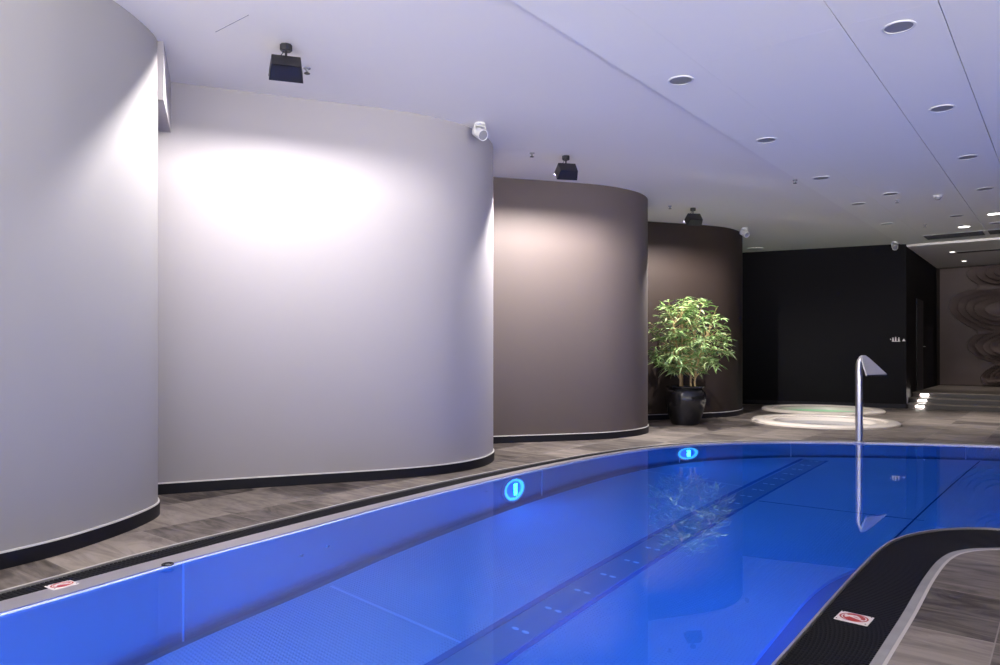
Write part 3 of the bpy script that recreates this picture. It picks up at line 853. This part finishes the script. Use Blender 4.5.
# small seated/standing figures row
pc(-.30, -.27, .05, .08)
for k_, (xx, hh) in enumerate(((-.215, .085), (-.135, .105), (-.04, .085))):
    pc(xx-.022, xx+.022, 0, hh)
    M = Matrix.Translation((xx, -.002, hh+.024)) @ Matrix.Rotation(PI/2, 4, 'X')
    lathe(bm, [(.020, 0), (.020, .010), (.0005, .010)], 14, M)
pc(-.25, .005, -.012, .006)
obj('figures', bm, 'sign_white', t)
bm = new()
a = [(.06, 0), (.16, 0), (.11, .085)]
fr = [bm.verts.new((x, -.012, z)) for x, z in a]; bk = [bm.verts.new((x, -.002, z)) for x, z in a]
bm.faces.new(fr); bm.faces.new(bk[::-1])
for i in range(3): bm.faces.new((fr[i], fr[(i+1) % 3], bk[(i+1) % 3], bk[i]))
obj('arrow', bm, 'sign_white', t)

# ---------------------------------------------------------------- potted bamboo
pl = thing('potted_bamboo', 'leafy green bamboo in a glossy black pot before the dark brown wall', 'potted plant', (-4.98, 11.18, 0))
bm = new()
lathe(bm, [(.0005, .0), (.20, .0), (.225, .02), (.275, .16), (.325, .34), (.338, .44), (.325, .53), (.290, .575), (.275, .585), (.283, .60), (.305, .612), (.31, .632), (.295, .64), (.272, .632), (.262, .60), (.262, .56)], 56)
obj('pot', bm, 'glaze', pl, smooth=True)
bm = new(); lathe(bm, [(.268, .575), (.15, .59), (.0005, .595)], 40); obj('soil', bm, 'soil', pl)
rnd = random.Random(11)
stems = []
# camera-right direction at the plant is (.78,.62)
R2 = Vector((.783, .622, 0))
for (s, dpt, lean, top) in ((-.08, 0, -.14, 1.72), (.10, .03, .10, 1.68), (-.03, .10, .0, 1.95), (.14, -.06, .24, 1.55)):
    base = R2*s + Vector((-.622, .783, 0))*dpt
    pts = []
    for k_ in range(9):
        u = k_/8
        pts.append(base + Vector((0, 0, .58 + (top-.58)*u)) + R2*lean*u*u + Vector((rnd.uniform(-.006, .006), rnd.uniform(-.006, .006), 0)))
    stems.append(pts)
for pts in stems:
    bm = new()
    # canes with nodes
    fp, rr = [], []
    for a, b_ in zip(pts, pts[1:]):
        for q_ in (0, .06, .94):
            fp.append(a.lerp(b_, q_)); rr.append(.021 if q_ == 0 else .0165)
    fp.append(pts[-1]); rr.append(.008)
    tube(bm, fp, rr, 10)
    obj('cane', bm, 'cane', pl, smooth=True)
fol = new(); tw = new()
def leaf(p, d, L, wd, droop):
    d = d.normalized(); side = d.cross(Vector((0, 0, 1)))
    if side.length < .05: side = Vector((1, 0, 0))
    side.normalize(); side = (Matrix.Rotation(rnd.uniform(-.9, .9), 3, d) @ side)
    prev = None; N = 5
    for k_ in range(N+1):
        u = k_/N
        c = p + d*L*u + Vector((0, 0, -droop*L*u*u))
        w_ = wd*math.sin(PI*min(1, (u*.92+.08)))**.8*(1-u*.25) if 0 < k_ < N else .0008
        up_ = d.cross(side)*w_*.35
        a, b_, m_ = fol.verts.new(c-side*w_+up_), fol.verts.new(c+side*w_+up_), fol.verts.new(c)
        if prev:
            fol.faces.new((prev[0], prev[2], m_, a)); fol.faces.new((prev[2], prev[1], b_, m_))
        prev = (a, b_, m_)
cx0 = Vector((0, 0, 1.42)) + R2*.05
for s in range(175):
    st_ = rnd.choice(stems); u = rnd.uniform(.12, 1.0)
    i = min(7, int(u*8)); a0 = st_[i].lerp(st_[i+1], u*8-i if u < 1 else 1)
    th = rnd.uniform(0, 2*PI)
    el = rnd.uniform(-.35, .8) if u < .8 else rnd.uniform(.1, 1.3)
    hd_ = Vector((math.cos(th)*math.cos(el), math.sin(th)*math.cos(el), math.sin(el)))
    # crown: wide and flat-topped ellipsoid
    Lb = rnd.uniform(.25, .78)
    end = a0 + hd_*Lb
    rel_ = end - cx0
    for _ in range(8):
        e2 = (rel_.x**2 + rel_.y**2)/.70**2 + (rel_.z/.74)**2
        if e2 > 1: end = end.lerp(cx0, .12); rel_ = end-cx0
    if end.z < .90: end.z = .90 + rnd.uniform(0, .25)
    mid = a0.lerp(end, .5) + Vector((0, 0, .05))
    tube(tw, [a0, mid, end], [.005, .003, .0015], 5)
    for q_ in range(rnd.randint(9, 14)):
        uu = rnd.uniform(.3, 1.05)
        p_ = (a0.lerp(mid, uu*2) if uu < .5 else mid.lerp(end, uu*2-1))
        az = rnd.uniform(0, 2*PI)
        dd = Vector((math.cos(az), math.sin(az), rnd.uniform(-.5, .35))) + (end-a0).normalized()*.5
        leaf(p_, dd, rnd.uniform(.10, .19), rnd.uniform(.011, .018), rnd.uniform(.1, .7))
obj('twigs', tw, 'cane', pl)
obj('foliage', fol, 'leaf', pl)
